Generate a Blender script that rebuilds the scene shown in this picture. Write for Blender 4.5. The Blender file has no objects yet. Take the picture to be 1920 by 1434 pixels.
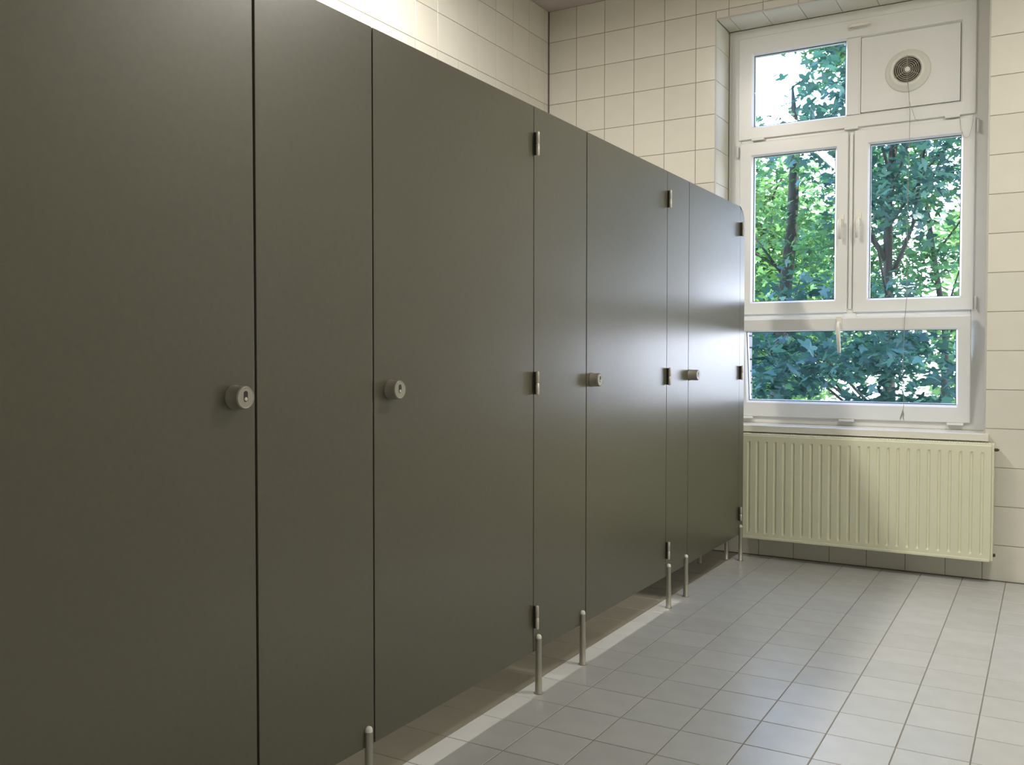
import bpy, bmesh, math, random
import numpy as np
from mathutils import Vector, Matrix
random.seed(7)
rng = np.random.default_rng(11)
S = bpy.context.scene
COL = S.collection

# ------------------------------------------------------------------ camera
W_, H_, F_PX = 1920, 1434, 1727.23
CAM = np.array([1.5094, 0.0, 1.158])
yaw, pitch, roll = math.radians(30.2762), math.radians(-1.6002), math.radians(0.0351)
fw = np.array([-math.sin(yaw) * math.cos(pitch), math.cos(yaw) * math.cos(pitch), math.sin(pitch)])
rt0 = np.array([math.cos(yaw), math.sin(yaw), 0.0])
up0 = np.cross(rt0, fw)
rt = rt0 * math.cos(roll) + up0 * math.sin(roll)
up = -rt0 * math.sin(roll) + up0 * math.cos(roll)
cam_d = bpy.data.cameras.new('camera')
cam = bpy.data.objects.new('camera', cam_d)
COL.objects.link(cam)
m = Matrix.Identity(4)
for i in range(3):
    m[i][0], m[i][1], m[i][2], m[i][3] = rt[i], up[i], -fw[i], CAM[i]
cam.matrix_world = m
cam_d.sensor_fit = 'HORIZONTAL'
cam_d.sensor_width = 36.0
cam_d.lens = 36.0 * F_PX / W_
cam_d.clip_start = 0.02
cam_d.clip_end = 500
S.camera = cam

# ------------------------------------------------------------------ world, sun, lamps, exposure
S.view_settings.view_transform = 'Standard'
S.view_settings.look = 'None'
S.view_settings.exposure = 0.0
S.view_settings.gamma = 1.0
S.view_settings.use_curve_mapping = False
S.cycles.max_bounces = 12
S.cycles.diffuse_bounces = 6
S.cycles.transparent_max_bounces = 16
S.cycles.sample_clamp_indirect = 8.0
S.cycles.caustics_reflective = False
S.cycles.caustics_refractive = False

world = bpy.data.worlds.new('sky')
S.world = world
world.use_nodes = True
wn, wl = world.node_tree.nodes, world.node_tree.links
wn.clear()
tc = wn.new('ShaderNodeTexCoord')
sep = wn.new('ShaderNodeSeparateXYZ')
ramp = wn.new('ShaderNodeValToRGB')
ramp.color_ramp.elements[0].position = 0.0
ramp.color_ramp.elements[0].color = (0.84, 0.84, 1.0, 1)
ramp.color_ramp.elements[1].position = 1.0
ramp.color_ramp.elements[1].color = (0.17, 0.25, 0.50, 1)
e = ramp.color_ramp.elements.new(0.12)
e.color = (0.75, 0.79, 1.0, 1)
e = ramp.color_ramp.elements.new(0.32)
e.color = (0.52, 0.62, 0.95, 1)
e = ramp.color_ramp.elements.new(0.55)
e.color = (0.28, 0.36, 0.62, 1)
bg = wn.new('ShaderNodeBackground')
SKY = 10.0
bg.inputs[1].default_value = SKY
out = wn.new('ShaderNodeOutputWorld')
wl.new(tc.outputs['Generated'], sep.inputs[0])
wl.new(sep.outputs['Z'], ramp.inputs[0])
wl.new(ramp.outputs[0], bg.inputs[0])
wl.new(bg.outputs[0], out.inputs[0])

def light(name, kind, loc, power, color, size=0.3, direction=(0, 0, -1)):
    d = bpy.data.lights.new(name, kind)
    d.energy = power
    d.color = color
    if kind == 'AREA':
        d.shape = 'DISK'
        d.size = size
    o = bpy.data.objects.new(name, d)
    o.location = loc
    o.rotation_euler = Vector(direction).to_track_quat('-Z', 'Y').to_euler()
    COL.objects.link(o)
    return o

sun = light('sun', 'SUN', (0, 0, 30), 9.0, (1.0, 0.93, 0.76), direction=(-0.75, 0.45, -0.95))
sun.data.angle = math.radians(0.6)
STALL_LAMPS = [(-0.58, 3.00, 3.325), (-0.62, 0.60, 3.325)]
ROOM_LAMPS = [(1.85, 3.5, 3.33), (1.85, 0.5, 3.33)]
for p, w in zip(STALL_LAMPS, (64, 30)):
    lo_ = light('stall_light', 'AREA', p, w, (1.0, 0.93, 0.85), 0.10)
    lo_.data.shape = 'RECTANGLE'
    lo_.data.size, lo_.data.size_y = 0.10, 1.40
    lo_.rotation_euler = (0, 0, 0)
for p, w in zip(ROOM_LAMPS, (42, 6)):
    light('room_light', 'AREA', p, w, (1.0, 0.965, 0.87), 0.34)

# ------------------------------------------------------------------ materials
def mat(name, color=(0.8, 0.8, 0.8), rough=0.5, metal=0.0, spec=0.5, noise=0.0, nscale=20, bump=0.0, bscale=200,
        emit=None, stretch=None, rnd=0.0, island=0.0):
    mt = bpy.data.materials.new(name)
    mt.use_nodes = True
    N, L = mt.node_tree.nodes, mt.node_tree.links
    b = N['Principled BSDF']
    b.inputs['Base Color'].default_value = (*color, 1)
    b.inputs['Roughness'].default_value = rough
    b.inputs['Metallic'].default_value = metal
    b.inputs['Specular IOR Level'].default_value = spec
    tcn = N.new('ShaderNodeTexCoord')
    mp = N.new('ShaderNodeMapping')
    L.new(tcn.outputs['Object'], mp.inputs[0])
    if stretch:
        mp.inputs['Scale'].default_value = stretch
    src = None
    if noise > 0:
        n = N.new('ShaderNodeTexNoise')
        n.inputs['Scale'].default_value = nscale
        n.inputs['Detail'].default_value = 5
        L.new(mp.outputs[0], n.inputs['Vector'])
        mr = N.new('ShaderNodeMapRange')
        mr.inputs['From Min'].default_value = 0.3
        mr.inputs['From Max'].default_value = 0.7
        mr.inputs['To Min'].default_value = 1 - noise
        mr.inputs['To Max'].default_value = 1 + noise
        L.new(n.outputs['Fac'], mr.inputs['Value'])
        src = mr.outputs[0]
    if rnd > 0 or island > 0:
        if rnd > 0:
            oi = N.new('ShaderNodeObjectInfo')
            rs = oi.outputs['Random']
            amt = rnd
        else:
            oi = N.new('ShaderNodeNewGeometry')
            rs = oi.outputs['Random Per Island']
            amt = island
        mr2 = N.new('ShaderNodeMapRange')
        mr2.inputs['To Min'].default_value = 1 - amt
        mr2.inputs['To Max'].default_value = 1 + amt
        L.new(rs, mr2.inputs['Value'])
        if src is None:
            src = mr2.outputs[0]
        else:
            mu = N.new('ShaderNodeMath')
            mu.operation = 'MULTIPLY'
            L.new(src, mu.inputs[0])
            L.new(mr2.outputs[0], mu.inputs[1])
            src = mu.outputs[0]
    if src is not None:
        vm = N.new('ShaderNodeVectorMath')
        vm.operation = 'SCALE'
        vm.inputs[0].default_value = color
        L.new(src, vm.inputs['Scale'])
        L.new(vm.outputs[0], b.inputs['Base Color'])
    if bump > 0:
        n2 = N.new('ShaderNodeTexNoise')
        n2.inputs['Scale'].default_value = bscale
        n2.inputs['Detail'].default_value = 3
        L.new(mp.outputs[0], n2.inputs['Vector'])
        bp = N.new('ShaderNodeBump')
        bp.inputs['Strength'].default_value = bump
        bp.inputs['Distance'].default_value = 0.002
        L.new(n2.outputs['Fac'], bp.inputs['Height'])
        L.new(bp.outputs[0], b.inputs['Normal'])
    if emit:
        b.inputs['Emission Color'].default_value = (*emit[0], 1)
        b.inputs['Emission Strength'].default_value = emit[1]
    return mt

M = {}
M['wall_tile'] = mat('wall_tile', (0.69, 0.675, 0.60), 0.22, noise=0.02, nscale=6, bump=0.05, bscale=30, rnd=0.025)
M['wall_tile_stuff'] = mat('wall_tile_stuff', (0.69, 0.675, 0.60), 0.22, noise=0.02, nscale=6, bump=0.05, bscale=30, island=0.025)
M['wall_grout'] = mat('wall_grout', (0.26, 0.235, 0.19), 0.9, noise=0.1)
M['corner_seal'] = mat('corner_seal', (0.12, 0.10, 0.09), 0.7)
M['floor_tile'] = mat('floor_tile', (0.465, 0.475, 0.47), 0.27, spec=0.55, noise=0.04, nscale=9, bump=0.10, bscale=60, rnd=0.035)
M['floor_tile_stuff'] = mat('floor_tile_stuff', (0.465, 0.475, 0.47), 0.27, spec=0.55, noise=0.04, nscale=9, bump=0.10, bscale=60, island=0.035)
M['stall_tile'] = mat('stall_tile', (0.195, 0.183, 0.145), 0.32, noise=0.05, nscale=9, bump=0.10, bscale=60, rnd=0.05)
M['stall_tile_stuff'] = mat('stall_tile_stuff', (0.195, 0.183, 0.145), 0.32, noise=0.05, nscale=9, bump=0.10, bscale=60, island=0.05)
M['floor_grout'] = mat('floor_grout', (0.17, 0.16, 0.135), 0.9, noise=0.1)
M['ceiling'] = mat('ceiling_paint', (0.58, 0.52, 0.52), 0.9, noise=0.02, nscale=3)
M['panel'] = mat('grey_laminate', (0.104, 0.100, 0.070), 0.29, spec=0.66, noise=0.05, nscale=60, bump=0.05, bscale=900)
M['web_shade'] = mat('hinge_web_shade', (0.03, 0.028, 0.022), 0.6)  # near-black tone on the hinge webs, painting the shadow beside the barrel
M['rubber'] = mat('black_rubber', (0.006, 0.006, 0.005), 0.8)
M['alu'] = mat('satin_aluminium', (0.40, 0.39, 0.335), 0.38, metal=0.6, noise=0.03, nscale=80)
M['alu_dark'] = mat('satin_aluminium_shaded', (0.27, 0.255, 0.215), 0.42, metal=0.35)
M['hinge'] = mat('hinge_metal', (0.62, 0.60, 0.52), 0.38, metal=0.35)
M['knob_face'] = mat('knob_face', (0.38, 0.37, 0.31), 0.4, metal=0.15)
M['slot_dark'] = mat('lock_slot', (0.03, 0.03, 0.025), 0.5)
M['slot_white'] = mat('lock_indicator', (0.65, 0.64, 0.58), 0.5)
M['cap'] = mat('white_cap', (0.8, 0.8, 0.75), 0.35)
M['upvc'] = mat('white_upvc', (0.76, 0.77, 0.75), 0.28, noise=0.012, nscale=5)
M['upvc_shadow'] = mat('upvc_rebate_shade', (0.55, 0.55, 0.51), 0.5)  # darker copy of the upvc with rebate shade in its colour; unassigned
M['gasket'] = mat('window_gasket', (0.03, 0.035, 0.035), 0.6)
M['trim_grey'] = mat('trim_grey', (0.50, 0.495, 0.45), 0.4)
M['sill'] = mat('white_sill', (0.74, 0.73, 0.68), 0.25)
M['handle'] = mat('cream_handle', (0.80, 0.77, 0.68), 0.3)
M['fan_white'] = mat('fan_plastic', (0.72, 0.72, 0.66), 0.35)
M['fan_grille'] = mat('fan_grille_dusty', (0.36, 0.34, 0.28), 0.6)
M['fan_dark'] = mat('fan_inside', (0.05, 0.048, 0.035), 0.8)
M['cord'] = mat('grey_cord', (0.30, 0.29, 0.25), 0.8)
M['radiator'] = mat('cream_radiator_enamel', (0.72, 0.73, 0.555), 0.33, noise=0.015, nscale=4)
M['radiator_dark'] = mat('radiator_slots', (0.14, 0.13, 0.08), 0.8)
M['brass'] = mat('dull_plug', (0.10, 0.08, 0.05), 0.5, metal=0.5)
M['brick'] = mat('grey_brick', (0.40, 0.36, 0.36), 0.85, noise=0.15, nscale=15, rnd=0.12)
M['mortar'] = mat('mortar', (0.22, 0.21, 0.20), 0.95)
M['facade'] = mat('facade_render', (0.45, 0.42, 0.38), 0.9, noise=0.1, nscale=2)
M['ground'] = mat('sunlit_ground', (0.52, 0.52, 0.42), 0.95, noise=0.2, nscale=0.4)
M['bark'] = mat('tree_bark', (0.055, 0.06, 0.052), 0.9, noise=0.3, nscale=18, bump=0.6, bscale=30, stretch=(1, 1, 0.25))
M['lamp_glass'] = mat('opal_diffuser', (0.8, 0.8, 0.75), 0.4, emit=((1.0, 0.92, 0.76), 2.0))
M['lamp_base'] = mat('lamp_base', (0.7, 0.7, 0.68), 0.5)

def leafmat(name, color, trans, rnd, gloss=0.5):
    mt = bpy.data.materials.new(name)
    mt.use_nodes = True
    N, L = mt.node_tree.nodes, mt.node_tree.links
    N.clear()
    geo = N.new('ShaderNodeNewGeometry')
    oi = N.new('ShaderNodeObjectInfo')
    ad = N.new('ShaderNodeMath'); ad.operation = 'ADD'
    L.new(geo.outputs['Random Per Island'], ad.inputs[0])
    L.new(oi.outputs['Random'], ad.inputs[1])
    fr = N.new('ShaderNodeMath'); fr.operation = 'FRACT'
    L.new(ad.outputs[0], fr.inputs[0])
    mr = N.new('ShaderNodeMapRange')
    mr.inputs['To Min'].default_value = 1 - rnd
    mr.inputs['To Max'].default_value = 1 + rnd
    L.new(fr.outputs[0], mr.inputs['Value'])
    def sc(c):
        v = N.new('ShaderNodeVectorMath'); v.operation = 'SCALE'
        v.inputs[0].default_value = c
        L.new(mr.outputs[0], v.inputs['Scale'])
        return v.outputs[0]
    d = N.new('ShaderNodeBsdfDiffuse'); L.new(sc(color), d.inputs[0])
    t = N.new('ShaderNodeBsdfTranslucent'); L.new(sc(trans), t.inputs[0])
    g = N.new('ShaderNodeBsdfGlossy'); g.inputs['Roughness'].default_value = gloss
    g.inputs[0].default_value = (0.6, 0.75, 1.0, 1)
    a1 = N.new('ShaderNodeAddShader')
    L.new(d.outputs[0], a1.inputs[0]); L.new(t.outputs[0], a1.inputs[1])
    mx = N.new('ShaderNodeMixShader')
    mx.inputs[0].default_value = 0.06
    L.new(a1.outputs[0], mx.inputs[1]); L.new(g.outputs[0], mx.inputs[2])
    o = N.new('ShaderNodeOutputMaterial'); L.new(mx.outputs[0], o.inputs[0])
    return mt
M['leaf_near'] = leafmat('maple_leaf_near', (0.036, 0.088, 0.070), (0.022, 0.066, 0.040), 0.5)
M['leaf_mid'] = leafmat('maple_leaf_mid', (0.042, 0.098, 0.038), (0.042, 0.12, 0.032), 0.5)
M['leaf_far'] = leafmat('leaf_far', (0.13, 0.23, 0.075), (0.10, 0.19, 0.05), 0.5)

def glassmat():
    mt = bpy.data.materials.new('window_glass')
    mt.use_nodes = True
    N, L = mt.node_tree.nodes, mt.node_tree.links
    N.clear()
    t = N.new('ShaderNodeBsdfTransparent'); t.inputs[0].default_value = (0.90, 0.95, 0.93, 1)
    g = N.new('ShaderNodeBsdfGlossy'); g.inputs['Roughness'].default_value = 0.02
    fn = N.new('ShaderNodeFresnel'); fn.inputs[0].default_value = 1.5
    mx = N.new('ShaderNodeMixShader')
    L.new(fn.outputs[0], mx.inputs[0]); L.new(t.outputs[0], mx.inputs[1]); L.new(g.outputs[0], mx.inputs[2])
    o = N.new('ShaderNodeOutputMaterial'); L.new(mx.outputs[0], o.inputs[0])
    return mt
M['glass'] = glassmat()

# ------------------------------------------------------------------ helpers
class MB:
    """collects simple shapes into one mesh"""
    def __init__(self):
        self.v, self.f, self.mi, self.sm = [], [], [], []
    def add(self, vs, fs, mi=0, smooth=False):
        k = len(self.v)
        self.v += [tuple(p) for p in vs]
        for f in fs:
            self.f.append(tuple(i + k for i in f)); self.mi.append(mi); self.sm.append(smooth)
        return self
    def box(self, x0, x1, y0, y1, z0, z1, mi=0):
        vs = [(x, y, z) for z in (z0, z1) for y in (y0, y1) for x in (x0, x1)]
        return self.add(vs, [(0, 2, 3, 1), (4, 5, 7, 6), (0, 1, 5, 4), (2, 6, 7, 3), (0, 4, 6, 2), (1, 3, 7, 5)], mi)
    def cyl(self, p0, p1, r0, r1=None, n=20, mi=0, caps=True, smooth=True):
        r1 = r0 if r1 is None else r1
        p0, p1 = Vector(p0), Vector(p1)
        a = (p1 - p0).normalized()
        u = a.orthogonal().normalized(); w = a.cross(u)
        vs = []
        for p, r in ((p0, r0), (p1, r1)):
            for i in range(n):
                t = 2 * math.pi * i / n
                vs.append(p + (u * math.cos(t) + w * math.sin(t)) * r)
        fs = [(i, (i + 1) % n, n + (i + 1) % n, n + i) for i in range(n)]
        self.add(vs, fs, mi, smooth)
        if caps:
            self.add(vs[:n], [tuple(range(n))[::-1]], mi)
            self.add(vs[n:], [tuple(range(n))], mi)
        return self
    def lathe(self, prof, org, axis=(0, 0, 1), n=24, mi=0, smooth=True):
        """prof: list of (r, h)"""
        a = Vector(axis).normalized(); u = a.orthogonal().normalized(); w = a.cross(u); o = Vector(org)
        vs = []
        for r, h in prof:
            for i in range(n):
                t = 2 * math.pi * i / n
                vs.append(o + a * h + (u * math.cos(t) + w * math.sin(t)) * max(r, 1e-5))
        fs = []
        for k in range(len(prof) - 1):
            for i in range(n):
                j = (i + 1) % n
                fs.append((k * n + i, k * n + j, (k + 1) * n + j, (k + 1) * n + i))
        return self.add(vs, fs, mi, smooth)
    def tube(self, pts, r, n=8, mi=0):
        pts = [Vector(p) for p in pts]
        rs = r if isinstance(r, (list, tuple)) else [r] * len(pts)
        vs = []
        u = None
        for k, p in enumerate(pts):
            a = (pts[min(k + 1, len(pts) - 1)] - pts[max(k - 1, 0)]).normalized()
            u = a.orthogonal().normalized() if u is None else (u - a * u.dot(a)).normalized()
            w = a.cross(u)
            for i in range(n):
                t = 2 * math.pi * i / n
                vs.append(p + (u * math.cos(t) + w * math.sin(t)) * rs[k])
        fs = [(k * n + i, k * n + (i + 1) % n, (k + 1) * n + (i + 1) % n, (k + 1) * n + i) for k in range(len(pts) - 1) for i in range(n)]
        self.add(vs, fs, mi, True)
        self.add(vs[:n], [tuple(range(n))[::-1]], mi)
        self.add(vs[-n:], [tuple(range(n))], mi)
        return self
    def build(self, name, mats, parent=None, origin=None, bevel=0, label=None):
        mats = mats if isinstance(mats, (list, tuple)) else [mats]
        me = bpy.data.meshes.new(name)
        v = self.v
        if origin is not None:
            v = [(p[0] - origin[0], p[1] - origin[1], p[2] - origin[2]) for p in v]
        me.from_pydata(v, [], self.f)
        for mt in mats:
            me.materials.append(M[mt])
        me.polygons.foreach_set('material_index', self.mi)
        me.polygons.foreach_set('use_smooth', self.sm)
        bm = bmesh.new(); bm.from_mesh(me)
        bmesh.ops.remove_doubles(bm, verts=bm.verts, dist=1e-6)
        if bevel:
            bmesh.ops.bevel(bm, geom=[e_ for e_ in bm.edges if e_.is_manifold and e_.calc_face_angle(0) > 0.9], offset=bevel, segments=2, affect='EDGES', profile=0.6)
        bmesh.ops.recalc_face_normals(bm, faces=bm.faces)
        bm.to_mesh(me); bm.free()
        me.update()
        o = bpy.data.objects.new(name, me)
        COL.objects.link(o)
        if origin is not None:
            o.location = origin
        if parent is not None:
            attach(o, parent)
        if label:
            o['label'] = label
        return o

def attach(o, parent):
    o.parent = parent
    o.matrix_parent_inverse = world_of(parent).inverted()

def world_of(o):
    mb = Matrix.LocRotScale(o.location, o.rotation_euler, o.scale)
    if o.parent is None:
        return mb
    return world_of(o.parent) @ o.matrix_parent_inverse @ mb

def place(name, mesh, loc, parent=None, rot=(0, 0, 0)):
    o = bpy.data.objects.new(name, mesh)
    o.location = loc; o.rotation_euler = rot
    COL.objects.link(o)
    if parent is not None:
        attach(o, parent)
    return o

def thing(name, label, cat, loc=(0, 0, 0), group=None):
    o = bpy.data.objects.new(name, None)
    o.empty_display_size = 0.05
    o.location = loc
    COL.objects.link(o)
    o['label'] = label; o['category'] = cat
    if group: o['group'] = group
    return o

def structure(o, label=None):
    o['kind'] = 'structure'
    if label:
        o['label'] = label
        o['category'] = 'setting'
    return o

def tile_mesh(a, b, t=0.009, ch=0.0012, material='wall_tile', key=None, cache={}):
    """tile a x b lying in local XY, face at z=0 towards +Z, chamfered rim"""
    k = (round(a, 4), round(b, 4), material)
    if k in cache: return cache[k]
    x, y = a / 2, b / 2
    vs = [(-x + ch, -y + ch, 0), (x - ch, -y + ch, 0), (x - ch, y - ch, 0), (-x + ch, y - ch, 0),
          (-x, -y, -ch), (x, -y, -ch), (x, y, -ch), (-x, y, -ch),
          (-x, -y, -t), (x, -y, -t), (x, y, -t), (-x, y, -t)]
    fs = [(0, 1, 2, 3)]
    for r in (0, 4):
        for i in range(4):
            j = (i + 1) % 4
            fs.append((r + 4 + i, r + 4 + j, r + j, r + i))
    me = bpy.data.meshes.new('tile')
    me.from_pydata(vs, [], fs); me.materials.append(M[material]); me.update()
    cache[k] = me
    return me

ROT = {'-Y': (math.pi / 2, 0, 0), '+X': (math.pi / 2, 0, math.pi / 2), '-X': (math.pi / 2, 0, -math.pi / 2), '+Y': (math.pi / 2, 0, math.pi),
       '+Z': (0, 0, 0), '-Z': (math.pi, 0, 0)}
def add_tile(parent, face, a0, a1, b0, b1, plane, material, joint, jit=0.0, name='tile', stuff=None):
    a, b = a1 - a0 - joint, b1 - b0 - joint
    if a < 0.006 or b < 0.006: return
    ca, cb = (a0 + a1) / 2, (b0 + b1) / 2
    rot = Vector(ROT[face])
    if face in ('-Y', '+Y'): loc = (ca, plane, cb)
    elif face in ('+X', '-X'): loc = (plane, ca, cb)
    else: loc = (ca, cb, plane)
    rx, ry = random.uniform(-jit, jit), random.uniform(-jit, jit)
    if stuff is not None:
        mb, = (stuff,)
        R = (Matrix.Translation(loc) @ Matrix.Rotation(rot[2], 4, 'Z') @ Matrix.Rotation(rot[0] + rx, 4, 'X'))
        me = tile_mesh(a, b, material=material)
        mb.add([R @ v.co for v in me.vertices], [tuple(p.vertices) for p in me.polygons])
        return
    return place(name, tile_mesh(a, b, material=material), loc, parent, (rot[0] + rx, rot[1] + ry, rot[2]))

def stuff_build(mb, name, material, parent):
    if not mb.v: return
    me = bpy.data.meshes.new(name)
    me.from_pydata(mb.v, [], mb.f); me.materials.append(M[material]); me.update()
    o = bpy.data.objects.new(name, me); COL.objects.link(o)
    attach(o, parent)
    o['kind'] = 'stuff'
    return o

# ------------------------------------------------------------------ room constants
D, XL, XR, YN, ZC = 5.350, -1.340, 2.35, -1.45, 3.398
RZ = [0.0] + [0.1866 + 0.2007 * k for k in range(17)]
RZ[-1] = ZC
OX0, OX1, OZ0, OZ1 = -0.222, 1.220, 0.727, 3.149      # window opening at the wall face
YF = 5.600                                            # inner face of the sashes
YO = 5.850                                            # outer face of the building

# floor
fl = structure(MB().box(XL - 0.1, XR + 0.1, YN - 0.1, D + 0.1, -0.2, -0.0016).build('floor', 'floor_grout'),
               'tiled floor of pale grey square tiles, darker inside the cubicles')
FX = [XL] + [0.3341 + 0.1991 * k for k in range(-8, 11)] + [XR]
FY = sorted([2.907 + 0.2022 * k for k in range(-21, 13)] + [D - 0.003])
FY = [YN] + [y for y in FY if YN + 0.02 < y <= D]
EDGE = 0.3341 - 0.1991 * 2
st1, st2 = MB(), MB()
def in_view(p):
    d = np.array(p) - CAM
    z = d @ fw
    if z < 0.2: return False
    u, v = 960 + F_PX * (d @ rt) / z, 717 - F_PX * (d @ up) / z
    return -60 < u < 1980 and -60 < v < 1500
for i in range(len(FX) - 1):
    for j in range(len(FY) - 1):
        a0, a1, b0, b1 = FX[i], FX[i + 1], FY[j], FY[j + 1]
        stall = a1 <= EDGE + 0.01
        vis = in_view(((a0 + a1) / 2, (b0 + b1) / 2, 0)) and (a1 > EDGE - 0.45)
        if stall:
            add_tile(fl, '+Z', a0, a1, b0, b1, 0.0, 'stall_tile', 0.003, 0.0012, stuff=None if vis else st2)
        else:
            add_tile(fl, '+Z', a0, a1, b0, b1, 0.0, 'floor_tile', 0.003, 0.0014, stuff=None if vis else st1)
stuff_build(st1, 'floor_tiles', 'floor_tile_stuff', fl)
stuff_build(st2, 'cubicle_floor_tiles', 'stall_tile_stuff', fl)

# ceiling
structure(MB().box(XL - 0.1, XR + 0.1, YN - 0.1, D + 0.1, ZC, ZC + 0.15).build('ceiling', 'ceiling'), 'plain painted ceiling')

# back wall
G = 0.0016
wb = MB()
wb.box(XL - 0.1, OX0 - G, D + G, YO - 0.02, 0, ZC).box(OX1 + 0.006, XR + 0.1, D + G, YO - 0.02, 0, ZC)
wb.box(OX0 - G, OX1 + 0.006, D + G, YO - 0.02, 0, OZ0).box(OX0 - G, OX1 + 0.006, D + G, YO - 0.02, OZ1 + G, ZC)
wb = structure(wb.build('wall_back', 'wall_grout'), 'white tiled end wall with the window')
CX = [XL, -1.138, -0.940, -0.741, -0.542, -0.344, -0.144, 0.055, 0.254, 0.452, 0.650, 0.848, 1.045, 1.220, 1.416, 1.617, 1.818, 2.019, 2.220, XR]
for i in range(len(CX) - 1):
    for j in range(len(RZ) - 1):
        rects = [(CX[i], CX[i + 1], RZ[j], RZ[j + 1])]
        a0, a1, b0, b1 = rects[0]
        if a1 > OX0 and a0 < OX1 - 0.001 and b1 > OZ0 and b0 < OZ1:
            rects = []
            if a0 < OX0: rects.append((a0, OX0, b0, b1))
            else:
                if b0 < OZ0: rects.append((a0, a1, b0, OZ0))
                if b1 > OZ1: rects.append((a0, a1, OZ1, b1))
            if a0 < OX0 and b1 > OZ1: rects = [(a0, a1, b0, b1)] if False else [(a0, OX0, b0, b1), (OX0, a1, OZ1, b1)]
        for r in rects:
            add_tile(wb, '-Y', *r, D, 'wall_tile', 0.0032, 0.0010)
# left reveal, top reveal
for j in range(len(RZ) - 1):
    b0, b1 = max(RZ[j], OZ0), min(RZ[j + 1], OZ1)
    if b1 - b0 > 0.02:
        add_tile(wb, '+X', D + 0.012, 5.612, b0, b1, OX0, 'wall_tile', 0.0028, 0.001)
        add_tile(wb, '-X', D + 0.012, 5.612, b0, b1, OX1 + 0.004, 'wall_tile', 0.0028, 0.001)
for a0, a1 in zip([OX0 + 0.003, -0.148, 0.046, 0.248, 0.447, 0.646, 0.845, 1.044], [-0.148, 0.046, 0.248, 0.447, 0.646, 0.845, 1.044, OX1]):
    add_tile(wb, '-Z', a0, a1, D + 0.012, 5.612, OZ1, 'wall_tile', 0.0028, 0.001)
# edge trims of the reveal
MB().box(OX0 - 0.004, OX0 + 0.003, D - 0.0015, D + 0.012, OZ0, OZ1).box(OX0 - 0.004, OX1 + 0.006, D - 0.0015, D + 0.012, OZ1 - 0.003, OZ1 + 0.004).box(
    OX1 - 0.002, OX1 + 0.006, D - 0.0015, D + 0.012, OZ0, OZ1).build('corner_trim', 'trim_grey', wb, bevel=0.001)
MB().box(XL + 0.0005, XL + 0.007, D - 0.006, D + 0.001, 0.0, ZC - 0.0005).build('corner_seal', 'corner_seal', wb)
MB().box(XL + 0.01, XR, D - 0.005, D + 0.001, 0.0, 0.004).build('floor_seal', 'corner_seal', wb)

# left wall
wl_ = structure(MB().box(XL - 0.12, XL - G, YN - 0.1, D + 0.1, 0, ZC).build('wall_left', 'wall_grout'), 'white tiled wall behind the cubicles')
LY = [D, D - 0.0553] + [D - 0.0553 - 0.2007 * k for k in range(1, 34)] + [YN]
LY = sorted(y for y in LY if y >= YN)
sl = MB()
for i in range(len(LY) - 1):
    for j in range(len(RZ) - 1):
        vis = j >= 13 and LY[i] > 2.4
        add_tile(wl_, '+X', LY[i], LY[i + 1], RZ[j], RZ[j + 1], XL, 'wall_tile', 0.003, 0.001, stuff=None if vis else sl)
stuff_build(sl, 'wall_tiles', 'wall_tile_stuff', wl_)

# right wall and the wall behind the camera (never in frame)
for nm, box, face, rng_, plane in (('wall_right', (XR + G, XR + 0.12, YN - 0.1, D + 0.1, 0, ZC), '-X', (YN, D), XR),
                                  ('wall_near', (XL - 0.1, XR + 0.1, YN - 0.12, YN - G, 0, ZC), '+Y', (XL, XR), YN)):
    w = structure(MB().box(*box).build(nm, 'wall_grout'), 'white tiled wall of the washroom')
    sb = MB()
    n = int(round((rng_[1] - rng_[0]) / 0.2007))
    gs = [rng_[0] + (rng_[1] - rng_[0]) * k / n for k in range(n + 1)]
    for i in range(n):
        for j in range(len(RZ) - 1):
            add_tile(w, face, gs[i], gs[i + 1], RZ[j], RZ[j + 1], plane, 'wall_tile', 0.003, 0.001, stuff=sb)
    stuff_build(sb, 'wall_tiles', 'wall_tile_stuff', w)

# facade outside with the brick reveal round the window
BX0, BX1, BZ0, BZ1 = -0.131, 1.10, 0.70, 3.05
fa = MB()
fa.box(-9, BX0 - 0.06, YO - 0.02, YO, -4, 9).box(BX1 + 0.06, 9, YO - 0.02, YO, -4, 9)
fa.box(BX0 - 0.06, BX1 + 0.06, YO - 0.02, YO, -4, BZ0).box(BX0 - 0.06, BX1 + 0.06, YO - 0.02, YO, BZ1, 9)
fa = structure(fa.build('wall_facade', 'facade'), 'outer face of the building round the window')
MB().box(-0.3, BX0 - 0.10, 5.672, YO - 0.02, BZ0, BZ1).build('mortar_bed', 'mortar', fa)
zc = BZ0
k = 0
while zc < BZ1 - 0.03:
    for s, x0, x1 in ((0, BX0 - 0.115, BX0), (1, BX1, BX1 + 0.115)):
        o = MB().box(-0.0575, 0.0575, -0.085, 0.085, -0.0325, 0.0325)
        if k == 0 and s == 0:
            br = o.build('brick', 'brick', fa, bevel=0.003)
            br_me = br.data
            br.location = ((x0 + x1) / 2, 5.765, zc + 0.0325); attach(br, fa)
        else:
            place('brick', br_me, ((x0 + x1) / 2 + random.uniform(-.002, .002), 5.765, zc + 0.0325), fa)
    zc += 0.0745; k += 1
MB().box(BX0 - 0.05, BX1 + 0.05, 5.68, YO + 0.04, BZ0 - 0.03, BZ0).build('outer_sill', 'mortar', fa)

# ------------------------------------------------------------------ window
win = bpy.data.objects.new('window_1', None); win.empty_display_size = 0.1
win.location = (0.5, YF, OZ0); COL.objects.link(win)
structure(win, 'white plastic window of four lights with an extractor panel')

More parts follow.
